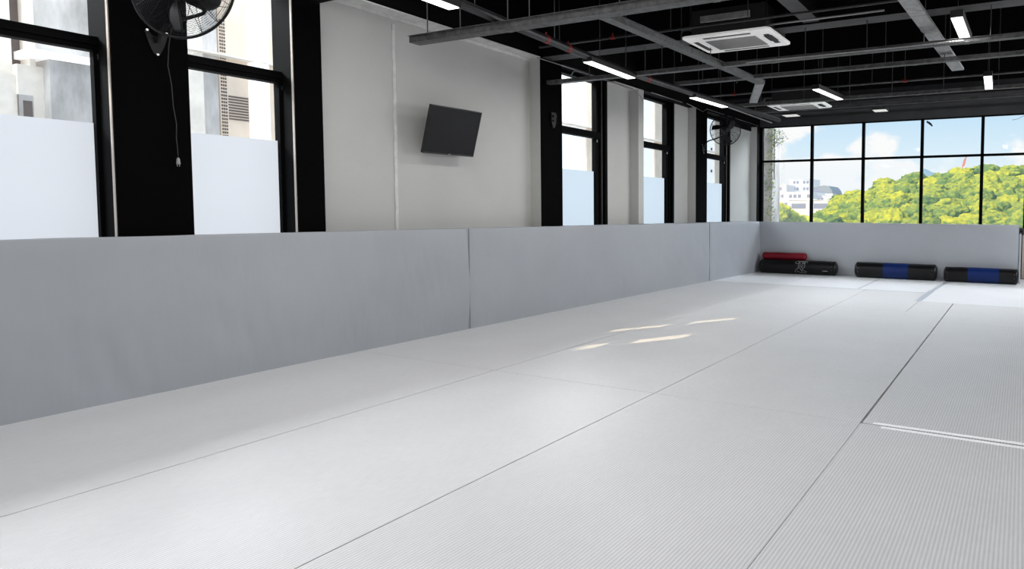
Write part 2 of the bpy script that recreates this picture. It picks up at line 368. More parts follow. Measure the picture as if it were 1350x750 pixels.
for x0, x1, y0, y1, mk, lab in MATS:
    o = MB().box(x0, x1, y0, y1, -.04, 0).build('floor_mat', M[mk], bevel=.0012, seg=1)
    tag(o, lab, 'floor mat', 'mats covering the training floor')
t = MB()
def strip(mb, a, b, w, z=.0012):
    a = Vector((*a, 0)); b = Vector((*b, 0)); d = (b-a).normalized(); r = Vector((d.y,-d.x,0))*w/2
    mb.add([(*(a-r).xy, 0.0002),(*(a+r).xy, 0.0002),(*(b+r).xy, 0.0002),(*(b-r).xy, 0.0002),(*(a-r).xy, z),(*(a+r).xy, z),(*(b+r).xy, z),(*(b-r).xy, z)],
           [(0,1,2,3),(7,6,5,4),(0,4,5,1),(1,5,6,2),(2,6,7,3),(3,7,4,0)])
strip(t, (-.86,4.332), (.66,4.342), .034); strip(t, (-.80,4.268), (.66,4.262), .032)
tag(t.build('floor_tape', M['tape']), 'pair of white tape lines along the mat seam at the right', 'tape')
t = MB(); strip(t, (-1.47,10.72), (-1.44,12.2), .10); strip(t, (-1.44,12.2), (-1.36,13.9), .07)
tag(t.build('floor_tape', M['tape_blue']), 'bluish translucent tape strip running toward the gap between the blue banded bags', 'tape')
t = MB(); strip(t, (-2.695,12.0), (-2.695,13.9), .035); strip(t, (-5.9,11.903), (-1.5,11.903), .018)
tag(t.build('floor_tape', M['tape_blue']), 'thin grey tape lines across and between the far white mats', 'tape')

# ------------------------------------------------------------------ wall padding
def padX(y):
    P = [(-3,-5.9),(4.35,-5.905),(6.75,-5.86),(9.51,-5.78),(14.3,-5.565),(16,-5.5)]
    for (a, xa), (b, xb) in zip(P, P[1:]):
        if y <= b: return xa + (xb-xa)*(y-a)/(b-a)
    return -5.5
def padZ(y): return 1.199 - .0018*max(0, y)
def sag(h):    # soft cover bellies out toward the bottom
    return .018*math.sin(PI*min(1, h*1.0))**1.0
def side_pad(y0, y1, label):
    root = empty('wall_padding', (-5.95, (y0+y1)/2, 0)); tag(root, label, 'wall padding', 'padding along the window wall')
    m = MB(); nu = max(8, int((y1-y0)*22))
    prof = [(0,0)] + [(0, .02+.9*i/26) for i in range(27)] + [(.002,.955),(.006,.975),(.014,.99),(.028,.998),(.05,1.0),(.25,1.0),(1.0,1.0),(1.0,0)]
    def P(u, v):
        y = y0 + (y1-y0)*u; k = v*(len(prof)-1); i = int(round(k)); d, h = prof[i]
        xf = padX(y); z = padZ(y)
        back = -6.015; x = xf + (back-xf)*d if d < 1 else back
        if d < .3:
            e = min(1, (y-y0)/.05, (y1-y)/.05)
            for yc, hc, am, fr in ((5.15,.52,.010,52),(3.3,.30,.009,38),(2.4,.22,.009,34),(4.2,.35,.006,44)):   # gathered diagonal wrinkles
                q = (y-yc)+(h-hc)*.28
                x += am*math.sin(q*fr)*math.exp(-(q/.28)**2-((h-hc)/.22)**2)
            wr = noise.noise(Vector((y*1.3, h*2.2, 3.1)))*.012 + noise.noise(Vector((y*4.2 + h*5.0, h*2.0, 9.7)))*.0075*max(0, 1-abs(h-.4)*1.6)
            x += (sag(h) + wr)*(1 if h < .96 else .2) - (1-max(0,e))*.012
        return (x, y, h*z + noise.noise(Vector((y*2.5, 0, 0)))*.006*(h > .9))
    m.grid(P, nu, len(prof)-1)
    m.build('padded_cover', M['pad'], root, smooth=True)
    s = MB()
    s.tube([(padX(y1)+.004, y1-.004, padZ(y1)*i/10) for i in range(11)], .005, 6).build('end_seam', M['pad_seam'], root)
    return root
side_pad(-.6, 5.71, 'grey vinyl wall padding, nearest length with diagonal wrinkles under the first windows')
side_pad(5.71, 11.83, 'grey vinyl wall padding, middle length between its two vertical seams')
side_pad(11.83, 14.34, 'short grey vinyl wall padding length ending in the far corner')
root = empty('wall_padding', (-2.8, 14.39, 0)); tag(root, 'long grey padded barrier standing behind the punching bags', 'wall padding')
m = MB()
def P(u, v):
    x = -5.6 + 5.53*u
    prof = [(0,0)] + [(0, .05+.9*i/12) for i in range(13)] + [(.03,.985),(.1,1.0),(.5,1.0),(.9,1.0),(.97,.985),(1,.95),(1,0)]
    d, h = prof[int(round(v*(len(prof)-1)))]
    z = 1.172 - .008*u
    e = max(0, 1-(1-u)/.006)
    return (x - .0*e, 14.32 + d*.14 + noise.noise(Vector((x*.8, h*1.5, 1)))*.01*(1-d) - .012*math.sin(PI*h)*(1-d), z*h)
m.grid(P, 60, 19)
m.add([(-.07,14.325,0),(-.07,14.46,0),(-.07,14.46,1.15),(-.07,14.325,1.15)], [(0,1,2,3)])
m.build('padded_cover', M['pad'], root, smooth=True)
o = MB().box(-.066, -.02, 14.35, 15.1, 0, .98).build('wall_padding', M['pad'], bevel=.015, seg=3)
tag(o, 'lower grey padding piece turning the corner at the right end of the far barrier', 'wall padding')

# ------------------------------------------------------------------ punching bags
def bag_mesh(L, r, n=40, seg=48, dent=.006, seed=0, cap=.03):
    """profile along +X from 0..L, radius r, axis at z=r; returns function of params"""
    def pt(s, a):
        x = s*L
        e = min(s, 1-s)*L
        rr = r*(1 - .22*max(0, 1-e/cap)**2.2)
        rr += dent*noise.noise(Vector((x*4+seed*7, math.cos(a)*1.2, math.sin(a)*1.2)))
        if e < .12: rr += .0028*math.sin(a*22)*(1-e/.12)
        z = r + rr*math.sin(a)
        if z < .004: z = .004
        return x, rr*math.cos(a), z
    return pt
def bag(x0, y0, ang, L, r, z0, body, label, band=None, seed=0, name='punching_bag', emb=False):
    c, s_ = math.cos(ang), math.sin(ang)
    root = empty(name, (x0 + c*L/2, y0 + s_*L/2, z0)); tag(root, label, 'punching bag' if name == 'punching_bag' else 'bag')
    pt = bag_mesh(L, r, seed=seed)
    def W(p): return (x0 + p[0]*c - p[1]*s_, y0 + p[0]*s_ + p[1]*c, z0 + p[2])
    def span(a, b, k, off=0):
        m = MB(); n = 40
        def P(u, v):
            s = a + (b-a)*u; p = pt(s, 2*PI*v)
            if off: p = (p[0], p[1]*(1+off), r + (p[2]-r)*(1+off) if p[2] > .006 else p[2])
            return W(p)
        m.grid(P, k, n); return m
    m = span(0, 1, 60)
    m.build('bag_cover', body, root, smooth=True)
    for s in (0, 1):
        e = MB(); n = 40; ring = [pt(s, 2*PI*k/n) for k in range(n)]
        sgn = -1 if s == 0 else 1
        vs = [W(p) for p in ring] + [W((s*L + sgn*.012, p[1]*.8, r+(p[2]-r)*.8)) for p in ring] + [W((s*L + sgn*.006, p[1]*.4, r+(p[2]-r)*.4)) for p in ring] + [W((s*L, 0, r))]
        fs = [(k, (k+1) % n, n+(k+1) % n, n+k) for k in range(n)] + [(n+k, n+(k+1) % n, 2*n+(k+1) % n, 2*n+k) for k in range(n)] + [(2*n+k, 2*n+(k+1) % n, 3*n) for k in range(n)]
        e.add(vs, fs); e.build('end_cap', body, root, smooth=True)
    if band:
        span(band[0], band[1], 16, .012).build('blue_band', M['bag_blue'], root, smooth=True)
    if name == 'punching_bag':
        g = MB()
        for k in range(12):
            a = 2*PI*k/12 + .2
            for s in (.045, .955):
                p = Vector(W(pt(s, a)))
                if p.z - z0 > .03:
                    ctr = Vector(W((s*L, 0, r))); d = (p-ctr).normalized()
                    MB().tube([p - d*.002, p + d*.003], .0045, 8).build('grommet', M['metal'], root)
    return root, W, pt
bag(-5.46, 14.135, .01, 1.78, .158, 0, M['bag_black'], 'long black punching bag with a pale emblem lying under the red bag', seed=1)
b1root = [o for o in col.objects if o.name.startswith('punching_bag')][-1]
bag(-3.24, 14.10, .006, 1.66, .166, 0, M['bag_black'], 'black punching bag with blue middle band, middle of the three on the floor', (.36, .67), seed=2)
bag(-1.42, 14.09, .005, 1.36, .152, 0, M['bag_black'], 'black punching bag with blue middle band, rightmost on the floor', (.33, .75), seed=3)
bag(-5.42, 14.20, .01, 1.02, .083, .306, M['bag_red'], 'small dark red bag lying on top of the black emblem bag', seed=4, name='red_bag')
# emblem: pale outlined lettering wrapped on the first bag (world coordinates: x along the bag, angle round it)
em = MB()
def on_bag(xb, a, R=.166): return (-5.46 + xb, 14.135 - R*math.cos(a) + .01*xb, .158 + R*math.sin(a))
def stroke(pl, w=.006):
    q = []
    for (x0, a0), (x1, a1) in zip(pl, pl[1:]):
        n = max(2, int(abs(a1-a0)/.15)+1)
        for i in range(n): q.append(on_bag(x0+(x1-x0)*i/n, a0+(a1-a0)*i/n))
    q.append(on_bag(*pl[-1])); em.tube(q, w*.5, 5)
ex = 1.0
stroke([(ex-.10,.95),(ex-.13,.75),(ex-.10,.55),(ex-.04,.6),(ex-.03,.85),(ex-.08,1.0),(ex+.16,1.0)])
stroke([(ex-.045,.9),(ex-.045,-.1),(ex-.10,-.25),(ex-.13,-.55),(ex-.10,-.75)])
stroke([(ex-.015,.9),(ex-.01,.0),(ex+.02,-.35),(ex+.05,-.55),(ex+.02,-.75),(ex-.04,-.62),(ex-.08,-.45)])
stroke([(ex+.02,.95),(ex+.04,.5),(ex+.06,.95),(ex+.08,.5),(ex+.10,.95)])
stroke([(ex+.025,.45),(ex+.02,.1),(ex+.05,.0),(ex+.06,.4)])
stroke([(ex+.10,.85),(ex+.10,.1),(ex+.07,-.1),(ex+.03,-.2),(ex+.10,-.45),(ex+.14,-.55),(ex+.11,-.72),(ex+.04,-.75)])
stroke([(ex+.13,.9),(ex+.16,.7)])
em.build('emblem', M['emblem'], b1root)
em = MB(); em.tube([on_bag(1.50+.01*i, -.32) for i in range(13)], .005, 5); em.build('small_print', M['emblem'], b1root)
# something black hanging beside the right end of the padding
m = MB(); m.tube([(-.035+.045*math.cos(a), 14.6, 1.02+.06*math.sin(a)) for a in [2*PI*i/16 for i in range(16)]], .028, 8, closed=True)
g = m.build('rope_coil', M['gym_bag'], smooth=True); tag(g, 'small black coil resting on the low corner padding at the right edge', 'coil')
# ------------------------------------------------------------------ television
tv = empty('television', (XW+.02, 5.65, 2.32)); tag(tv, 'flat black television tilted downward on the white side wall', 'television')
A, B_, C_, D = Vector((-5.87,5.20,2.555)), Vector((-5.87,5.94,2.565)), Vector((-6.03,5.97,2.035)), Vector((-6.03,5.235,2.035))
u = (B_-A).normalized(); d = ((D-A) - u*((D-A).dot(u))).normalized(); nrm = u.cross(d).normalized()
if nrm.x < 0: nrm = -nrm
Wd = (B_-A).length; Hd = (D-A).length
def tvbox(m, a0, a1, b0, b1, c0, c1):
    vs = [A + u*(a*Wd) + d*(b*Hd) + nrm*c for c in (c0, c1) for a, b in ((a0,b0),(a1,b0),(a1,b1),(a0,b1))]
    m.add(vs, [(0,3,2,1),(4,5,6,7),(0,1,5,4),(1,2,6,5),(2,3,7,6),(3,0,4,7)]); return m
m = MB(); tvbox(m,0,1,0,1,-.04,0); m.build('casing', M['bezel'], tv, bevel=.004)
m = MB(); tvbox(m,.012,.988,.02,.965,0,.0015); m.build('screen', M['screen'], tv)
m = MB(); tvbox(m,.48,.52,.975,.99,0,.003); m.build('logo_light', M['plug'], tv)
m = MB(); m.box(XW, XW+.03, 5.42, 5.72, 2.12, 2.45); m.beam((XW+.02,5.57,2.35), (-5.97,5.57,2.40), .06, .05); m.beam((XW+.02,5.57,2.2), (-6.04,5.57,2.16), .05, .03)
m.build('wall_bracket', M['bezel'], tv)

# ------------------------------------------------------------------ fans
def fan(c, R, nrm, bracket, facing, label, cord=None, blade_rot=.4):
    c = Vector(c); nrm = Vector(nrm).normalized(); ux = Vector((0,0,1)).cross(nrm).normalized(); uy = nrm.cross(ux)
    root = empty('wall_fan', bracket); tag(root, label, 'fan', 'wall fans on the black columns')
    def W(a, r, h): return c + (ux*math.cos(a) + uy*math.sin(a))*r + nrm*h
    dep = .10*R/.37
    def prof(t): return dep*(1-t**2.6)
    # rim
    m = MB(); m.tube([W(2*PI*i/72, R, 0) for i in range(72)], .010*R/.37, 8, closed=True); m.build('rim', M['fan_black'], root, smooth=True)
    for sg in (1, -1):
        m = MB()
        for k in range(1, 27):
            t = .22 + .78*k/27; m.tube([W(2*PI*i/56, R*t, sg*prof(t)) for i in range(56)], .0011, 4, closed=True)
        for k in range(16):
            m.tube([W(2*PI*k/16 + .35*(1-t)*sg, R*t, sg*prof(t)) for t in [.15+.85*i/10 for i in range(11)]], .0022, 5)
        m.tube([W(0, 0, sg*(dep-.004)), W(0, 0, sg*(dep+.006))], R*.2, 24)
        m.build('guard', M['fan_black'], root, smooth=False)
    for k in range(3):
        m = MB()
        def P(u, v):
            r = R*(.14 + .76*u); w = .20 + .16*math.sin(PI*min(1, u*1.1))
            a = blade_rot + 2*PI*k/3 + (v-.5)*w*1.9 + .5*u
            return W(a, r, (v-.5)*.07*R/.37*(1-.3*u))
        m.grid(P, 12, 8)
        b = m.build('blade', M['fan_blade'], root, smooth=True); s = b.modifiers.new('s', 'SOLIDIFY'); s.thickness = .002
    m = MB(); m.tube([W(0,0,-.04*R/.37), W(0,0,.04*R/.37)], R*.13, 24); m.build('hub', M['fan_black'], root)
    f = facing*R/.37
    m = MB(); m.tube([W(0,0,f*.08), W(0,0,f*.10), W(0,0,f*.22), W(0,0,f*.26), W(0,0,f*.27)], [R*.15,R*.27,R*.27,R*.22,R*.08], 24); m.build('motor', M['fan_black'], root, smooth=True)
    bk = Vector(bracket); mo = W(0,0,f*.18)
    out = Vector((1,0,0))
    p0 = bk + out*.03; arm = [p0, bk + Vector((.05,0,.04)), bk + Vector((.09, (mo.y-bk.y)*.2, (mo.z-bk.z)*.35)), bk + (mo-bk)*.55 + Vector((.02,0,-.02)), mo + Vector((0,0,-.13)), mo + Vector((0,0,-R*.22))]
    # smooth the arm
    sm = []
    for i in range(len(arm)-1):
        for t in (0, .25, .5, .75): 
            q = [arm[max(0,i-1)], arm[i], arm[i+1], arm[min(len(arm)-1,i+2)]]
            sm.append(.5*((2*q[1]) + (q[2]-q[0])*t + (2*q[0]-5*q[1]+4*q[2]-q[3])*t*t + (3*q[1]-q[0]-3*q[2]+q[3])*t**3))
    sm.append(arm[-1])
    m = MB(); m.tube(sm, .013, 10); m.build('arm', M['fan_black'], root, smooth=True)
    m = MB()   # three-lobed wall plate
    y, z = bk.y, bk.z
    outl = [(-.06,.09),(-.075,.07),(-.05,-.02),(-.02,-.09),(0,-.105),(.02,-.09),(.05,-.02),(.075,.07),(.06,.09),(.03,.05),(0,.04),(-.03,.05)]
    n = len(outl); vs = [(bk.x, y+a, z+b) for a, b in outl] + [(bk.x+.012, y+a, z+b) for a, b in outl]
    m.add(vs, [tuple(range(n)), tuple(range(2*n-1, n-1, -1))] + [(i, (i+1) % n, n+(i+1) % n, n+i) for i in range(n)])
    pl = m.build('wall_plate', M['fan_black'], root)
    for a, b in ((-.062,.078),(.062,.078),(0,-.092)): MB().tube([(bk.x+.012,y+a,z+b),(bk.x+.022,y+a,z+b)], .009, 8).build('bolt', M['metal'], pl)
    if cord:
        m = MB(); q = [Vector(p) for p in cord]; m.tube(q, .0035, 6); cdb = m.build('cord', M['cord'], root, smooth=True)
        e = q[-1]; m = MB(); m.tube([e, e+Vector((0,0,-.012)), e+Vector((0,0,-.05))], [.006,.011,.014], 10)
        m.box(e.x-.002,e.x+.002,e.y-.009,e.y-.006,e.z-.068,e.z-.05); m.box(e.x-.002,e.x+.002,e.y+.006,e.y+.009,e.z-.068,e.z-.05)
        m.build('plug', M['plug'], cdb)
    return root
cz = [(-5.72,2.76,2.98),(-5.85,2.79,2.84),(-5.96,2.805,2.66),(-5.975,2.80,2.5),(-5.98,2.822,2.36),(-5.975,2.825,2.2),(-5.98,2.845,2.06),(-5.975,2.838,1.95),(-5.98,2.846,1.86),(-5.975,2.845,1.80)]
fan((-5.50,2.69,3.0), .372, (-fw.x,-fw.y,.05), (XC,2.75,2.67), -1, 'large black wall fan with wire guard on the nearest black column', cz, blade_rot=-2.15)
fan((-5.60,12.40,3.08), .315, (-fw.x,-fw.y,.12), (XC,12.22,2.70), 1, 'small black wall fan on the far black column', None)
# spare bracket plate on the middle column
m = MB(); outl = [(-.045,.10),(-.055,.09),(-.05,-.04),(-.02,-.11),(0,-.12),(.02,-.11),(.05,-.04),(.055,.09),(.045,.10)]
n = len(outl); bx, by, bz = XC, 7.42, 2.68
m.add([(bx,by+a,bz+b) for a,b in outl]+[(bx+.025,by+a,bz+b) for a,b in outl], [tuple(range(n)), tuple(range(2*n-1,n-1,-1))]+[(i,(i+1)%n,n+(i+1)%n,n+i) for i in range(n)])
m.box(bx+.025,bx+.05,by-.035,by+.035,bz+.03,bz+.06); m.box(bx+.025,bx+.04,by-.03,by+.03,bz-.03,bz-.005)
tag(m.build('fan_bracket', M['fan_black'], bevel=.003), 'empty black shield shaped bracket on the middle black column', 'bracket')

# ------------------------------------------------------------------ trays, pipes and hangers under the ceiling
def rods(root, pts, z0, r=.006):
    for x, y in pts:
        MB().tube([(x,y,z0),(x,y,ZC)], r, 6).build('hanger_rod', M['rod'], root)
        
def channel(name, a, b, w, h, m, label, cat='cable tray', rodpts=(), flange=True, group=None):
    a = Vector(a); b = Vector(b); root = empty(name, ((a.x+b.x)/2, (a.y+b.y)/2, min(a.z,b.z)-h/2)); tag(root, label, cat, group)
    mb = MB(); d = (b-a).normalized(); r = d.cross(Vector((0,0,1))).normalized()
    t_ = .004
    mb.beam(a + Vector((0,0,-h/2)), b + Vector((0,0,-h/2)), w, t_)
    for s in (-1, 1): mb.beam(a + r*s*(w/2-t_/2), b + r*s*(w/2-t_/2), t_, h)
    if flange:
        for s in (-1, 1): mb.beam(a + r*s*(w/2+.008) + Vector((0,0,h/2)), b + r*s*(w/2+.008) + Vector((0,0,h/2)), .022, .004)
    mb.build('channel', m, root)
    L = (b-a).length; k = 1.2
    while k < L-.3:
        p = a + d*k
        MB().beam(p - d*.03 + Vector((0,0,-h/2-.003)), p + d*.03 + Vector((0,0,-h/2-.003)), w+.006, .003).build('joint_plate', m, root); k += 2.1
    if rodpts: rods(root, rodpts, a.z)
    return root
GR = 'metal channels hung under the black ceiling'
channel('cable_tray', (-5.53,4.70,3.085), (5.5,4.70,3.085), .125, .06, M['tray'], 'wide perforated metal tray crossing above the television, nearest across the room', rodpts=[(-5.3,4.66),(-4.95,4.74),(-4.3,4.68),(-4.1,4.74),(-3.1,4.7),(-2.9,4.66),(-2.1,4.7)], group=GR)
channel('cable_tray', (-5.98,3.93,3.335), (5.5,3.93,3.335), .12, .06, M['frame'], 'black channel at the top edge above the second black column', rodpts=[(-4.4,3.9)], group=GR)
channel('cable_tray', (-5.98,7.29,3.165), (5.5,7.29,3.165), .085, .04, M['tray'], 'grey metal channel starting at the middle black column and crossing the room', rodpts=[(-5.3,7.3),(-4.4,7.25),(-4.2,7.33),(-3.5,7.3),(-2.3,7.3),(-1.6,7.3),(-1.0,7.3),(-.35,7.3)], group=GR)
channel('cable_tray', (-4.55,8.36,3.225), (5.5,8.36,3.225), .09, .04, M['tray'], 'grey metal channel crossing just beyond the nearer air conditioner', rodpts=[(-4.1,8.3),(-3.9,8.4),(-3.0,8.36),(-2.4,8.36),(-1.6,8.36),(-.9,8.36),(-.3,8.36)], group=GR)
channel('cable_tray', (-4.9,11.06,3.325), (5.5,11.06,3.325), .11, .045, M['tray'], 'grey metal channel running past the farther air conditioner', rodpts=[(-4.3,11.06),(-3.5,11.06),(-2.7,11.06),(-2.0,11.06),(-1.2,11.06),(-.4,11.06)], group=GR)
channel('cable_tray', (-5.2,12.75,3.46), (5.5,12.75,3.46), .08, .04, M['tray_dark'], 'thin dark channel nearest the far window', rodpts=[(-4.4,12.75),(-3.1,12.75),(-1.7,12.75)], group=GR)
channel('cable_tray', (-3.32,4.76,3.09), (-3.395,8.72,3.22), .105, .05, M['tray'], 'perforated channel running lengthwise from the wide tray under the air conditioner', rodpts=[(-3.53,6.6),(-3.45,8.0)], group=GR)
channel('cable_tray', (-3.43,8.80,3.25), (-4.08,10.15,3.21), .13, .03, M['galv'], 'short kinked galvanised channel piece before the farther air conditioner', flange=False, rodpts=[(-3.75,9.47)], group=GR)
t6 = channel('metal_strip', (-.995,6.0,3.31), (-.84,9.38,3.31), .15, .03, M['galv'], 'wide pale galvanised strip pointing at the far window, upper right', cat='metal strip', rodpts=[(-.95,7.0),(-.87,8.6)], flange=False)
# ribbed flex along the second channel
m = MB(); n = 160
m.tube([(-3.0+2.4*i/n, 7.225, 3.155) for i in range(n+1)], [.013 if i % 2 else .009 for i in range(n+1)], 6)
tag(m.build('flexible_conduit', M['conduit']), 'ribbed grey flexible conduit along the front of a ceiling channel', 'conduit')

def pipe(name, pts, r, m, label, clips=(), rodpts=(), group='pipes under the black ceiling'):
    root = empty(name, pts[0]); tag(root, label, 'pipe', group)
    MB().tube(pts, r, 10).build('pipe_run', m, root, smooth=True)
    for p in clips:
        q = Vector(p); mb = MB(); mb.tube([q+Vector((-.03,0,0)), q+Vector((.03,0,0))], r*1.35, 10).box(q.x-.006,q.x+.006,q.y-.006,q.y+.006,q.z+r,q.z+r+.035); mb.build('red_fitting', M['red'], root)
    for x, y, z in rodpts: MB().tube([(x,y,z),(x,y,ZC)], .005, 6).build('hanger_rod', M['rod'], root)
    return root
pipe('sprinkler_pipe', [(-5.3,6.30,3.36),(5,6.30,3.36)], .014, M['pipe'], 'thin black pipe behind the wide perforated tray', clips=[(-4.25,6.3,3.36)], rodpts=[(-5.0,6.3,3.36),(-3.5,6.3,3.36),(-2.6,6.3,3.36)])
pipe('sprinkler_pipe', [(-5.3,10.45,3.42),(5,10.45,3.42)], .018, M['tray_dark'], 'thin grey pipe in front of the farther air conditioner', clips=[(-4.55,10.45,3.42),(-1.7,10.45,3.42)], rodpts=[(-4.55,10.45,3.42),(-2.2,10.45,3.42),(-1.7,10.45,3.42)])
pipe('sprinkler_pipe', [(-2.9,6.95,3.48),(-1.35,6.95,3.48)], .012, M['conduit'], 'short bright conduit along the grey ceiling beam')
pipe('sprinkler_pipe', [(-4.0,6.0,3.62),(5,6.0,3.62)], .016, M['pipe'], 'thin black pipe crossing above the nearer air conditioner')
# conduits near the window heads
def conduit(pts, label, r=.008):
    tag(MB().tube(pts, r, 8).build('conduit', M['conduit'], smooth=True), label, 'conduit', 'conduits along the window heads')
conduit([(-5.97,7.05,3.46),(-5.97,8.6,3.46)], 'thin pale conduit above the third window, upper one')
conduit([(-5.94,7.75,3.36),(-5.94,7.80,3.42),(-5.94,7.85,3.44),(-5.94,9.4,3.44)], 'thin pale conduit bent down beside the third window')
conduit([(-5.96,9.0,3.44),(-5.96,9.5,3.41),(-5.96,9.66,3.37),(-5.96,9.74,3.30)], 'thin cable drooping over the white panel before the fourth window', .006)
conduit([(-5.97,10.05,3.49),(-5.97,11.2,3.49)], 'thin pale conduit above the fourth window')
conduit([(-5.97,11.4,3.50),(-5.97,12.1,3.44),(-5.97,12.3,3.52),(-5.97,15.2,3.52)], 'long thin cable along the header by the far black column', .006)

# trunk pipe with the row of lights
tr = empty('lighting_trunk', (-4.5,6,3.12)); tag(tr, 'long dark trunking line joining the row of strip lights beside the windows', 'lighting trunk')
def tx(y):
    P = [(1,-4.34),(4.16,-4.40),(6.23,-4.555),(7.25,-4.60),(8.8,-4.53),(12.1,-4.30)]
    for (a, xa), (b, xb) in zip(P, P[1:]):
        if y <= b: return xa+(xb-xa)*(y-a)/(b-a)
    return -4.3
MB().tube([(tx(y), y, 3.17) for y in (1,4.16,5.2,6.23,7.25,8.8,10.0,12.05)], .042, 12).build('trunk_pipe', M['pipe'], tr, smooth=False)
MB().box(tx(10)+.0, tx(10)+.02, 9.95, 12.0, 3.11, 3.125).build('bright_edge', M['conduit'], tr)
for y in (5.45, 5.85, 7.62):
    MB().tube([(tx(y),y-.025,3.17),(tx(y),y+.025,3.17)], .046, 12).box(tx(y)-.006,tx(y)+.006,y-.006,y+.006,3.2,3.24).build('red_clamp', M['red'], tr)
for y in (4.4,5.6,6.5,7.1,8.3,9.0,9.7,11.0): 
    MB().tube([(tx(y),y,3.2),(tx(y),y,ZC)], .005, 6).build('hanger_rod', M['rod'], tr)
GL = 'strip lights under the ceiling'
def light(a, b, w, label, z=None, wires=True, housing=.07, m=None):
    a = Vector(a); b = Vector(b); d = (b-a).normalized(); root = empty('strip_light', (a+b)/2); tag(root, label, 'light', GL)
    MB().beam(a+Vector((0,0,housing/2+.004)), b+Vector((0,0,housing/2+.004)), w, housing).build('housing', M['housing'], root)
    MB().beam(a+d*.015, b-d*.015, w-.016, .008).build('diffuser', m or M['led'], root)
    if wires:
        for q in (a+d*.12, b-d*.12): MB().tube([q+Vector((0,0,housing)), Vector((q.x,q.y,ZC))], .003, 5).build('hanger_wire', M['rod'], root)
light((tx(2.9),3.0,3.105), (tx(4.16),4.16,3.105), .13, 'lit strip light cut by the top edge, first of the row by the windows', wires=False, housing=.05)
light((tx(6.23),6.23,3.105), (tx(7.25),7.25,3.105), .13, 'lit strip light in the window row, above the third window', wires=False, housing=.05)
light((tx(8.82),8.82,3.105), (tx(9.86),9.86,3.105), .13, 'lit strip light in the window row above the far wall fan', wires=False, housing=.05)
light((-.64,6.87,3.30), (-.625,7.86,3.30), .12, 'bright strip light at upper right beside the pale galvanised strip')
light((-.50,9.97,3.30), (-.53,11.01,3.30), .12, 'short looking bright strip light at the far right')
light((-2.96,9.93,3.30), (-2.85,11.03,3.30), .12, 'bright strip light hanging over the farther air conditioner')
light((-2.74,13.16,3.40), (-2.46,13.16,3.40), .28, 'dim square light panel near the middle of the far window head', m=M['led_dim'], housing=.03)
light((-4.58,13.1,3.40), (-4.25,13.1,3.40), .28, 'dim square light panel near the left end of the far window head', m=M['led_dim'], housing=.03)

# ------------------------------------------------------------------ air conditioners
def cassette(x0, x1, y0, y1, z, label, body=True, sl=.0):
    root = empty('air_conditioner', ((x0+x1)/2, (y0+y1)/2, z)); tag(root, label, 'air conditioner', 'ceiling cassette air conditioners')
    cx, cy = (x0+x1)/2, (y0+y1)/2; W, H = x1-x0, y1-y0
    def rr(w, h, r, zz, n=6):
        out = []
        for sx, sy, a0 in ((1,1,0),(-1,1,PI/2),(-1,-1,PI),(1,-1,1.5*PI)):
            for i in range(n+1):
                a = a0 + i*PI/2/n; out.append((cx + sx*(w/2-r) + r*math.cos(a), cy + sy*(h/2-r) + r*math.sin(a), zz))
        return out
    m = MB(); rings = [rr(W*.97,H*.97,.04,z+.035), rr(W,H,.05,z+.03), rr(W,H,.05,z+.008), rr(W*.965,H*.965,.05,z), rr(W*.62,H*.62,.05,z-.004)]
    n = len(rings[0]); vs = [p for r in rings for p in r]; fs = []
    for k in range(len(rings)-1):
        for i in range(n): fs.append((k*n+i, k*n+(i+1)%n, (k+1)*n+(i+1)%n, (k+1)*n+i))
    fs.append(tuple(range((len(rings)-1)*n, len(rings)*n))); fs.append(tuple(range(n))[::-1])
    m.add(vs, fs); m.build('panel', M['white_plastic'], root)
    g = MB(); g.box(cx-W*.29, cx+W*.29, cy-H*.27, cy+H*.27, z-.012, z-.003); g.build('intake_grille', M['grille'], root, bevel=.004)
    g = MB()
    for k in range(14):
        yy = cy - H*.26 + H*.52*k/13; g.box(cx-W*.285, cx+W*.285, yy-.003, yy+.003, z-.014, z-.011)
    g.build('grille_slats', M['grille'], root)
    for q in ((cx-W*.27,cx+W*.27,cy-H*.425,cy-H*.36),(cx-W*.27,cx+W*.27,cy+H*.36,cy+H*.425),(cx-W*.435,cx-W*.375,cy-H*.27,cy+H*.27),(cx+W*.375,cx+W*.435,cy-H*.27,cy+H*.27)):
        s = MB().box(q[0],q[1],q[2],q[3],z-.004,z-.0005).build('air_slot', M['slot'], root)
        fl_ = MB().box(q[0]+.01,q[1]-.01,(q[2]+q[3])/2-.012 if q[1]-q[0] > q[3]-q[2] else q[2]+.01,(q[2]+q[3])/2+.004 if q[1]-q[0] > q[3]-q[2] else q[3]-.01,z-.008,z-.003)
        if q[1]-q[0] > q[3]-q[2]: fl_.build('flap', M['grille'], s)
    MB().box(cx+W*.36, cx+W*.45, cy-H*.2, cy+H*.12, z-.006, z-.002).build('display', M['bezel'], root)
    MB().box(x0+W*.1, x1-W*.06, y0+H*.08, y1-H*.06, z+.03, z+.32).build('body', M['housing'], root)
    for sx in (.08, .95):
        for sy in (.1, .92): MB().tube([(x0+W*sx,y0+H*sy,z+.1),(x0+W*sx,y0+H*sy,ZC)], .006, 6).build('hanger_rod', M['rod'], root)
    MB().tube([(x0+.1,y0+.3,z+.2),(x0-.15,y0+.35,z+.22),(x0-.3,y0+.5,z+.12),(x0-.4,y0+.6,z+.3),(x0-.45,y0+.6,ZC)], .025, 10).build('drain_hose', M['pipe'], root, smooth=True)
    return root
cassette(-3.66,-2.57,6.83,7.60,3.40, 'white square ceiling air conditioner panel, the nearer and larger looking one')
cassette(-4.45,-3.36,11.72,12.42,3.40, 'white ceiling air conditioner panel farther away near the far window')
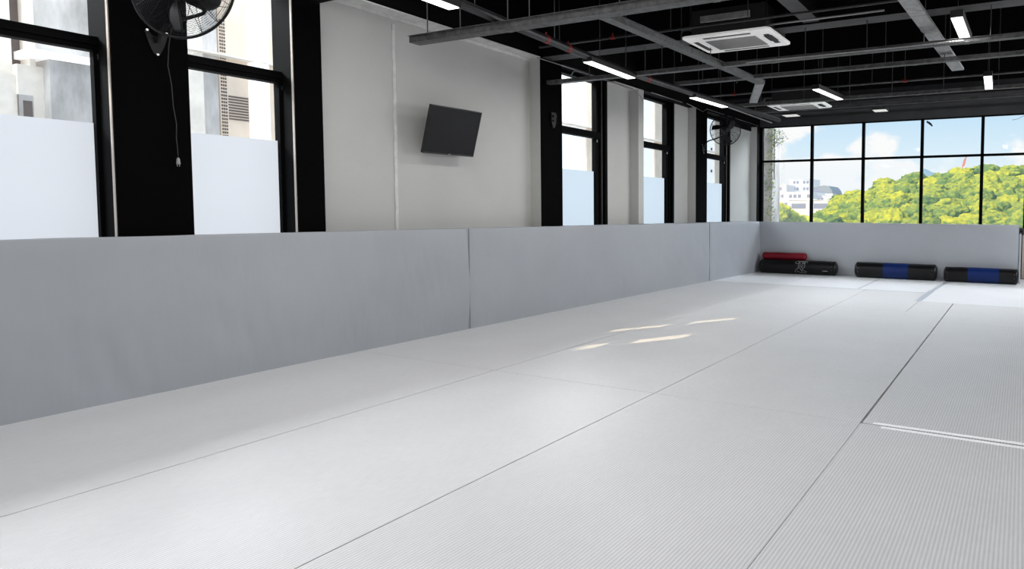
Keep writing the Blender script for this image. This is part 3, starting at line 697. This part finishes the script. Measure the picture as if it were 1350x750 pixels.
m = MB().beam((-3.35,6.72,3.56),(-2.75,6.72,3.56),.02,.07); tag(m.build('metal_bracket', M['galv']), 'grey metal bar mounted on the side of the nearer air conditioner', 'bar')

# ------------------------------------------------------------------ outside: neighbouring building across the lane
XB = -13.0; K = 13/9.5
nb = empty('concrete_building', (XB-2, 8, -8)); tag(nb, 'weathered cream and grey concrete building seen through the side windows', 'building')
def part(name, y0, y1, z0, z1, m, dx=0, th=.5):
    return MB().box(XB-th, XB+dx, y0*K, y1*K, z0, z1).build(name, m, nb)
ZT, ZB = 9.0, -8
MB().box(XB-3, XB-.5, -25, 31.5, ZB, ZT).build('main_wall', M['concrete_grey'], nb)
# unseen sun blocker, its two narrow gaps shaped to throw the floor streaks
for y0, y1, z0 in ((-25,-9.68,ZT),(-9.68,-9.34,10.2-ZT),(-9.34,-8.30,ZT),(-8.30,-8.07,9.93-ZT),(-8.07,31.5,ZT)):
    if z0 == ZT: MB().box(XB-.52, XB-.5, y0, y1, ZT, 11.06).build('sun_blocker_panel', M['concrete_light'], nb)
    else: MB().box(XB-.52, XB-.5, y0, y1, ZT, ZT+z0).build('sun_blocker_sill', M['concrete_light'], nb)
MB().box(XB-.6, XB-.5, -25, 31.5, 11.06, 16).build('sun_blocker_top', M['concrete_light'], nb)  # unseen wall raised to keep the sun off the other windows
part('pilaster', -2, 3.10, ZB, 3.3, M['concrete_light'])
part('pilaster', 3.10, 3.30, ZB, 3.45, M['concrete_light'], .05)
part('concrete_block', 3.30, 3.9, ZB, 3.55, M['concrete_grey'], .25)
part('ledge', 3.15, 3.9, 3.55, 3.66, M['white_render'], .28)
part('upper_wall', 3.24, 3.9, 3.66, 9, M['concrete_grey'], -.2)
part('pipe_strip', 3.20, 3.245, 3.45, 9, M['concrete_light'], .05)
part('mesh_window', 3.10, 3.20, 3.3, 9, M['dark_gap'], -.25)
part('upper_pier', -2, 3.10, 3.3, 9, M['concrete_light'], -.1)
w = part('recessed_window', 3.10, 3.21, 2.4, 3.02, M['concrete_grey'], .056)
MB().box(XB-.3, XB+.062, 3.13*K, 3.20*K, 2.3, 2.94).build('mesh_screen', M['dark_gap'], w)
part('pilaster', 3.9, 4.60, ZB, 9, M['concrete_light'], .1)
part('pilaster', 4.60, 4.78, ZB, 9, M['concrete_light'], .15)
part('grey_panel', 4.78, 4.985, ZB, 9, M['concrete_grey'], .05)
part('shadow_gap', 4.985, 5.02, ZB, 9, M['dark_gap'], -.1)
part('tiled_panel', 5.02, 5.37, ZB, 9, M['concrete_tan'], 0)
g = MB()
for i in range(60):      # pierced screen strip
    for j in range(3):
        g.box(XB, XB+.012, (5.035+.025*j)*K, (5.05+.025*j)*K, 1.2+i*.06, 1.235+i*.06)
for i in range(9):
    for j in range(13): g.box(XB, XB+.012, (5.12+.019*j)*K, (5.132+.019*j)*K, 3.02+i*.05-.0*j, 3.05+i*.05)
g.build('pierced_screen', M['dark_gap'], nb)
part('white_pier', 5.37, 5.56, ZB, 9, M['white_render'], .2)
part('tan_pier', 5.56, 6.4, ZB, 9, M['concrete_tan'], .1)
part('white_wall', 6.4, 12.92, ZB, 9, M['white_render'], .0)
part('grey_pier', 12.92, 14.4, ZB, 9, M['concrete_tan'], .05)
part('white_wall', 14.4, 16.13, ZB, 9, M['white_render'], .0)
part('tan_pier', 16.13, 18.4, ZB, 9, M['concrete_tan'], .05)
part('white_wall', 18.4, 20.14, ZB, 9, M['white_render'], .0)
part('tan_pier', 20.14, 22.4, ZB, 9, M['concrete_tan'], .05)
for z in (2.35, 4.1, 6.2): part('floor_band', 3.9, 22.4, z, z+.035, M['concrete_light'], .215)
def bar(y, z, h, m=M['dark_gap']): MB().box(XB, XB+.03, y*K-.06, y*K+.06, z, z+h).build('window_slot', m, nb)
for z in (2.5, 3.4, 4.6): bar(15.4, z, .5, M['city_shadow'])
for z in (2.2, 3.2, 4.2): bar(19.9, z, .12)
# ground outside
struct(box(-700, 700, 15.7, 900, -14.2, -14).build('ground_outside', M['hill_ground']))
struct(box(-13, -7, -20, 40, -8.2, -8).build('ground_lane', M['floor']))

# vine covered pillar just beyond the far window
vp = empty('concrete_pillar', (-6.25,16.6,-8)); tag(vp, 'weathered pale concrete pillar with creeping vines outside the far window', 'pillar')
MB().box(-6.75, -6.03, 16.4, 17.0, -8, 5.2).build('pillar_shaft', M['concrete_grey'], vp, bevel=.02)
def leaves(n, fn, s, seed):
    rnd = random.Random(seed); m = MB()
    for i in range(n):
        p = Vector(fn(rnd)); a = Vector((rnd.uniform(-1,1), rnd.uniform(-1,1), rnd.uniform(-1,1))).normalized(); b = a.orthogonal().normalized(); c = a.cross(b)
        k = s*rnd.uniform(.6, 1.3)
        m.add([p-b*k, p-c*k*.5, p+b*k, p+c*k*.5], [(0,1,2,3)])
    return m
def vf(r):
    z = r.uniform(.7, 4.2); c = noise.noise(Vector((z*1.8, 0, 3)))
    e = r.random()**2
    return (-6.03 - e*.25 + .06*c + r.uniform(-.04,.10), 16.38 - r.random()*.06, z)
o = leaves(520, vf, .035, 4).build('creeper', M['vine'], vp); o['kind'] = 'stuff'
def vf2(r):
    t = r.random(); return (-6.0 + .42*t*r.random() + r.uniform(-.05,.05), 16.4 + r.uniform(-.1,.1), 3.62 - .55*r.random()*(1-.5*t) - .12*t)
o = leaves(300, vf2, .024, 5).build('hanging_creeper', M['vine'], vp); o['kind'] = 'stuff'
m = MB().tube([(-5.99,16.37,4.2),(-5.975,16.37,3.3),(-5.97,16.37,2.6),(-5.965,16.37,2.25)], .012, 6); m.build('vine_stem', M['trunk'], vp)
m = MB().tube([(-.28,16.0,3.45),(-.16,16.0,3.47),(-.05,16.0,3.53),(.1,16.0,3.62)], .004, 5); tag(m.build('wire', M['cord']), 'thin dark wire dangling outside the upper right window pane', 'wire')
m = MB(); m.add([(-2.34,18,3.80),(-2.28,18,3.77),(-2.19,18,3.66),(-2.22,18,3.64),(-2.28,18.03,3.70),(-2.36,18,3.76),(-2.24,18.05,3.74)], [(0,1,6),(1,2,6),(2,3,6),(3,4,6),(4,5,6),(5,0,6)])
tag(m.build('bird', M['bird']), 'small dark bird against the sky in the fourth upper pane', 'bird')

# hill with trees
def E(r):   # elevation tangent of the tree line by bearing r = x / y
    P = [(-.60,-.03),(-.30,-.012),(-.274,.004),(-.262,.018),(-.247,.031),(-.22,.037),(-.187,.049),(-.145,.056),(-.107,.060),(-.06,.068),(-.03,.069),(0,.062),(.1,.05),(.5,.03)]
    if r <= P[0][0]: return P[0][1]
    for (a, x), (b, y) in zip(P, P[1:]):
        if r <= b: return x + (y-x)*(r-a)/(b-a)
    return P[-1][1]
def top(x, y):
    r = x/y; t = min(1, max(0, (y-80)/95)); e = -.012 + (E(r)+.012)*(t**.85)
    if y > 175: e = E(r) - (y-175)*.0004
    return 1.4 + e*y
m = MB(); m.grid(lambda u, v: ((lambda x, y: (x, y, top(x, y)-5.0))(-110+190*u, 72+170*v)), 70, 60)
hill = struct(m.build('ground_hill', M['hill_ground'], smooth=True))
def crown_mesh(seed):
    bm = bmesh.new(); bmesh.ops.create_icosphere(bm, subdivisions=5, radius=1)
    for v in bm.verts:
        n = v.co.normalized(); q = n*1.0 + Vector((seed*5.3, 0, 0))
        d = 1 + .22*noise.noise(q*1.5)
        cell = noise.voronoi(q*2.6)[0][0]; d += .26*(.45-min(.8, cell))
        cell = noise.voronoi(q*6.5)[0][0]; d += .13*(.4-min(.8, cell))
        cell = noise.voronoi(q*13)[0][0]; d += .07*(.4-min(.8, cell))
        d += .05*noise.noise(q*20)
        v.co = Vector((n.x*d, n.y*d, n.z*d*.78 + .0))
    me = bpy.data.meshes.new('crown'); bm.to_mesh(me); bm.free(); me.materials.append(M['leaf'])
    me.polygons.foreach_set('use_smooth', [True]*len(me.polygons)); return me
crowns = [crown_mesh(i) for i in range(6)]
for i in (1, 4):
    q = crowns[i].copy(); q.materials[0] = M['leaf_bright']; crowns.append(q)
tm = bpy.data.meshes.new('tree_trunk'); q = MB().tube([(0,0,-2.4),(0.05,0,-1.2),(0,0,0)], [.12,.09,.06], 8); tm.from_pydata(q.v, [], q.f); tm.materials.append(M['trunk'])
def tree(x, y, zt, R, label, group, idx=None):
    i = idx if idx is not None else random.randrange(6)
    root = bpy.data.objects.new('tree', None); col.objects.link(root); root.location = (x, y, zt - R*.78 - R*2.3); root['label'] = label; root['category'] = 'tree'
    if group: root['group'] = group
    c = bpy.data.objects.new('crown', crowns[i]); col.objects.link(c); c.parent = root; c.location = (0,0,R*2.3); c.scale = (R,R,R*random.uniform(.9,1.15)); c.rotation_euler = (random.uniform(-.3,.3), random.uniform(-.3,.3), random.uniform(0,6.28))
    t = bpy.data.objects.new('trunk', tm); col.objects.link(t); t.parent = root; t.location = (0,0,R*2.3); t.scale = (R,R,R)
rnd = random.Random(3); random.seed(5)
count = 0
ys = 84
while ys < 182:
    R0 = 2.1 + (ys-84)*.022; stepx = R0*1.42
    x = ys*-.30 + rnd.uniform(0, stepx)
    while x < ys*.035:
        xx = x + rnd.uniform(-.3,.3)*stepx; yy = ys + rnd.uniform(-1.6,1.6)
        r = xx/yy
        zt = top(xx, yy) + rnd.uniform(-.9,.7)
        ok = r > -.292 or ys < 96
        if ok and zt > -3.5:
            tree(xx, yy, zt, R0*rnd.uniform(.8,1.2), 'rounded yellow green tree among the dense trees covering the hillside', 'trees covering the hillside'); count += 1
        x += stepx
    ys += 5.6
print('trees', count)
# bushy trees in front of the city buildings
for (r, y, e, R) in ((-.395,60,.0,1.0),(-.378,62,.0085,1.5),(-.362,60,.013,1.5),(-.345,62,.004,1.5),(-.33,64,-.004,1.3),(-.312,66,-.007,1.3),(-.297,66,-.008,1.3)):
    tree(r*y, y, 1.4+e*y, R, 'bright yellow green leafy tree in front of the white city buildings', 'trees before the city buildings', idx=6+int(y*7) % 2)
# distant mountains
def mountain(name, Y, pts, label):
    m = MB(); n = 90
    def hz(r):
        for (a, x), (b, y) in zip(pts, pts[1:]):
            if a <= r <= b:
                t = (r-a)/(b-a); t = t*t*(3-2*t); return x+(y-x)*t
        return -.03
    def P(u, v):
        r = pts[0][0] + (pts[-1][0]-pts[0][0])*u; h = 1.4 + (hz(r) + .002*noise.noise(Vector((r*60,0,0))))*Y
        return (r*Y, Y + 120*v + 20*noise.noise(Vector((r*30, v*3, 0))), h*(1-abs(2*v-1)*1.0) if v != .5 else h)
    m.grid(P, n, 8); o = m.build(name, M['mountain'], smooth=True); tag(o, label, 'mountain'); return o
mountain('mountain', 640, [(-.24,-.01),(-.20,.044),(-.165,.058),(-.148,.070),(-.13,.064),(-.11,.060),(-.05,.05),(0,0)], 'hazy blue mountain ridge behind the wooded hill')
# city
def building(name, x0, x1, y0, y1, z0, z1, label, floors=3, cols=6, mw=M['city_white'], slots=None):
    root = empty(name, ((x0+x1)/2, (y0+y1)/2, z0)); tag(root, label, 'building')
    MB().box(x0,x1,y0,y1,z0,z1).build('walls', mw, root)
    for k in range(floors):
        zf = z0 + (z1-z0)*(k+.35)/floors; h = (z1-z0)/floors*.4
        for c in range(cols):
            wx = (x1-x0)/cols
            if slots is None or (c + k*3) % slots:
                MB().box(x0+wx*(c+.18), x0+wx*(c+.82), y0-.06, y0+.02, zf, zf+h).build('window', M['city_shadow'], root)
    MB().box(x0-.2,x1+.2,y0-.2,y1,z1,z1+.25).build('roof_edge', mw, root)
    return root
Y = 190
def bx(u): return (lambda a: math.tan(a))(-(YAW - math.atan((u-PX)/F_PX)))
def zz(v, y=Y, u=1050): return 1.4 + (284.0-v)/862*y*.99
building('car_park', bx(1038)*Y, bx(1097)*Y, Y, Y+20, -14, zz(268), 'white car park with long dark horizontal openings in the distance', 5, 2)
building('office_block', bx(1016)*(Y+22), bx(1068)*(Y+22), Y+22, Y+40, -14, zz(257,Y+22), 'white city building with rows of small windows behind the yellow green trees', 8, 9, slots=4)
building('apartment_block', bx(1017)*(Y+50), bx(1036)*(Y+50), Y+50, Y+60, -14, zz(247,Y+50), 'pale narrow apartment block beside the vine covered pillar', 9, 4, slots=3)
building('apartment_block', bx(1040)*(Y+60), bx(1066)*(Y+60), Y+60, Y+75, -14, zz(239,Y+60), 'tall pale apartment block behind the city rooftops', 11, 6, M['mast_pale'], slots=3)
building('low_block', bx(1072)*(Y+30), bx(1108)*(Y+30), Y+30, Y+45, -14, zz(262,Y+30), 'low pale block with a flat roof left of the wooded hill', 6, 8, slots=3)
hr = empty('hall', (bx(1085)*(Y+46), Y+50, -14)); tag(hr, 'hall with a grey curved roof above the distant car park', 'building')
x0, x1 = bx(1071)*(Y+46), bx(1097)*(Y+46); h0, h1 = zz(259,Y+46), zz(247.5,Y+46)
MB().box(x0,x1,Y+46,Y+60,-14,h0).build('walls', M['city_white'], hr)
m = MB(); n = 8; xm = x0+(x1-x0)*.55
prof = [(x0,h0),(x0,h1-.8),(xm,h1),(xm+(x1-xm)*.5,h1-.3),(x1-.4,h1-1.8),(x1,h0)]
k = len(prof); m.add([(a,Y+46,b) for a,b in prof]+[(a,Y+60,b) for a,b in prof], [tuple(range(k)), tuple(range(2*k-1,k-1,-1))]+[(i,(i+1)%k,k+(i+1)%k,k+i) for i in range(k)])
m.build('roof', M['city_roof'], hr)
MB().box(x0+.3, xm-.6, Y+45.9, Y+46, h0+.5, h0+1.9).build('window', M['city_shadow'], hr)
# lattice mast
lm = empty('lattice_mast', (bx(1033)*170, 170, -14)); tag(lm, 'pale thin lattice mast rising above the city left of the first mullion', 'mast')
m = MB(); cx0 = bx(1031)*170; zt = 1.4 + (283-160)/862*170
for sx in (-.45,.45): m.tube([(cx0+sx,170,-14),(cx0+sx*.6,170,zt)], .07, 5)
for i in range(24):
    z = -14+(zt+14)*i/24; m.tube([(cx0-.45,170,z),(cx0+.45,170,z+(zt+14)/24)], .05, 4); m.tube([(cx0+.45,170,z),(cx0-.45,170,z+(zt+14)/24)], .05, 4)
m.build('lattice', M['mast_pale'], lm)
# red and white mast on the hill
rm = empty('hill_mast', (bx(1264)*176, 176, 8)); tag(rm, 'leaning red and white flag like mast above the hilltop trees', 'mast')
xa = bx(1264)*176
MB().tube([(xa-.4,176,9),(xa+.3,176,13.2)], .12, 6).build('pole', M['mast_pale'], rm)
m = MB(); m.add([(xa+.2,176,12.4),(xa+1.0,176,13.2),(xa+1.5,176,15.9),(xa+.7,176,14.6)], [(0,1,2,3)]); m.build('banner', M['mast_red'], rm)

# ------------------------------------------------------------------ world sky with clouds
wd = bpy.data.worlds.new('sky'); scn.world = wd; wd.use_nodes = True; nt = wd.node_tree; N = nt.nodes; Lk = nt.links
bg = N['Background']; tc = N.new('ShaderNodeTexCoord'); sep = N.new('ShaderNodeSeparateXYZ'); Lk.new(tc.outputs['Generated'], sep.inputs[0])
r = N.new('ShaderNodeValToRGB'); e = r.color_ramp.elements
e[0].position = 0; e[0].color = (.88,.95,1.0,1); e[1].position = 1; e[1].color = (.30,.52,.85,1)
for p, c in ((.04,(.86,.94,1.0,1)),(.09,(.72,.88,.99,1)),(.15,(.55,.78,.97,1)),(.4,(.36,.6,.9,1))): k = e.new(p); k.color = c
Lk.new(sep.outputs[2], r.inputs[0])
mp = N.new('ShaderNodeMapping'); mp.inputs['Scale'].default_value = (1,1,1.5); mp.inputs['Location'].default_value = (.35,0,.62)
n = N.new('ShaderNodeTexNoise'); n.inputs['Scale'].default_value = 13; n.inputs['Detail'].default_value = 6; n.inputs['Roughness'].default_value = .5
Lk.new(tc.outputs['Generated'], mp.inputs[0]); Lk.new(mp.outputs[0], n.inputs['Vector'])
def wm(op, a, b=None, c=None, clamp=False):
    q = N.new('ShaderNodeMath'); q.operation = op; q.use_clamp = clamp
    for i_, v in enumerate((a, b, c)):
        if v is None: continue
        if isinstance(v, (int, float)): q.inputs[i_].default_value = v
        else: Lk.new(v, q.inputs[i_])
    return q.outputs[0]
hgt = wm('MULTIPLY_ADD', sep.outputs[2], -26, 2.75)
puff = wm('MULTIPLY_ADD', n.outputs['Fac'], 7.0, -3.5)
side = wm('MULTIPLY_ADD', sep.outputs[0], -3.0, -.75)
dens = wm('ADD', wm('ADD', hgt, puff), side)
mask = wm('MULTIPLY', dens, 1.6, None, True)
low = wm('MULTIPLY_ADD', sep.outputs[2], 11, .05, True)
mu = N.new('ShaderNodeMath'); mu.operation = 'MULTIPLY'; Lk.new(mask, mu.inputs[0]); Lk.new(low, mu.inputs[1])
mxc = N.new('ShaderNodeMixRGB'); Lk.new(mu.outputs[0], mxc.inputs[0]); Lk.new(r.outputs[0], mxc.inputs[1]); mxc.inputs[2].default_value = (1.0,1.0,1.0,1)
Lk.new(mxc.outputs[0], bg.inputs[0]); bg.inputs[1].default_value = 1.0

# ------------------------------------------------------------------ lights
def area(name, loc, target, sx, sy, power, color=(1,1,1), spread=PI):
    l = bpy.data.lights.new(name, 'AREA'); l.shape = 'RECTANGLE'; l.size = sx; l.size_y = sy; l.energy = power; l.color = color; l.spread = spread
    o = bpy.data.objects.new(name, l); col.objects.link(o); o.location = loc
    o.rotation_euler = (Vector(target)-Vector(loc)).to_track_quat('-Z', 'Y').to_euler(); return o
sun = bpy.data.lights.new('sun', 'SUN'); sun.energy = 5.2; sun.angle = math.radians(.1); sun.color = (1,.78,.52)
so = bpy.data.objects.new('sun', sun); col.objects.link(so)
sd = Vector((.53, .838, -.578*.9915)); so.rotation_euler = sd.to_track_quat('-Z', 'Y').to_euler()
area('overhead_fill', (-1.9,.1,4.1), (-1.9,.1,0), 7.8, 9.5, 245, (1,1,1))  # unseen fill added overhead to brighten the near floor
area('right_fill', (5.7,5.0,2.4), (-3,6,1.0), 14, 2.4, 95, (.97,.985,1))  # added fill in front of the plain right wall, no window there
area('right_far_fill', (2.6,12.5,2.6), (-4,8.5,.9), 4, 2.4, 210, (.95,.98,1))  # unseen fill added for the far wall panels and padding
area('far_window_fill', (-2.6,17.6,5.2), (-2.8,9,.0), 7, 2, 620, (.93,.97,1))  # added lamp above the far window, boosting its daylight
area('lane_fill', (-12.3,7,7.2), (-4,7.0,.6), 24, 2.2, 3500, (.95,.98,1))  # unseen lamp added over the lane, pushing light through the side windows
area('facade_fill', (-8.2,9,6.5), (-13,9,2.6), 26, 2, 260, (1,.98,.96))  # unseen lamp added to brighten the neighbouring facade

scn.view_settings.view_transform = 'Standard'; scn.view_settings.look = 'None'; scn.view_settings.exposure = 0; scn.view_settings.gamma = 1
scn.cycles.use_denoising = True; scn.cycles.use_light_tree = False; scn.cycles.use_adaptive_sampling = False
scn.cycles.max_bounces = 8; scn.cycles.transparent_max_bounces = 12; scn.cycles.sample_clamp_indirect = 4; scn.cycles.caustics_reflective = False; scn.cycles.caustics_refractive = False
for k, (x, y, z, ang, sy) in enumerate(((tx(3.6),3.6,3.09,0,1),(tx(6.7),6.74,3.09,0,1),(tx(9.3),9.34,3.09,0,1),(-.63,7.36,3.285,0,1),(-.515,10.49,3.285,0,1),(-2.9,10.48,3.285,.1,1))):
    l = bpy.data.lights.new('strip_light_glow', 'AREA'); l.shape = 'RECTANGLE'; l.size = .11; l.size_y = .98; l.energy = 8 if k == 3 else 15; l.color = (1,.985,.96)
    o = bpy.data.objects.new('strip_light_glow', l); col.objects.link(o); o.location = (x, y, z); o.rotation_euler = (0,0,-ang)
for o in list(col.objects):
    if '_o' in o: del o['_o']
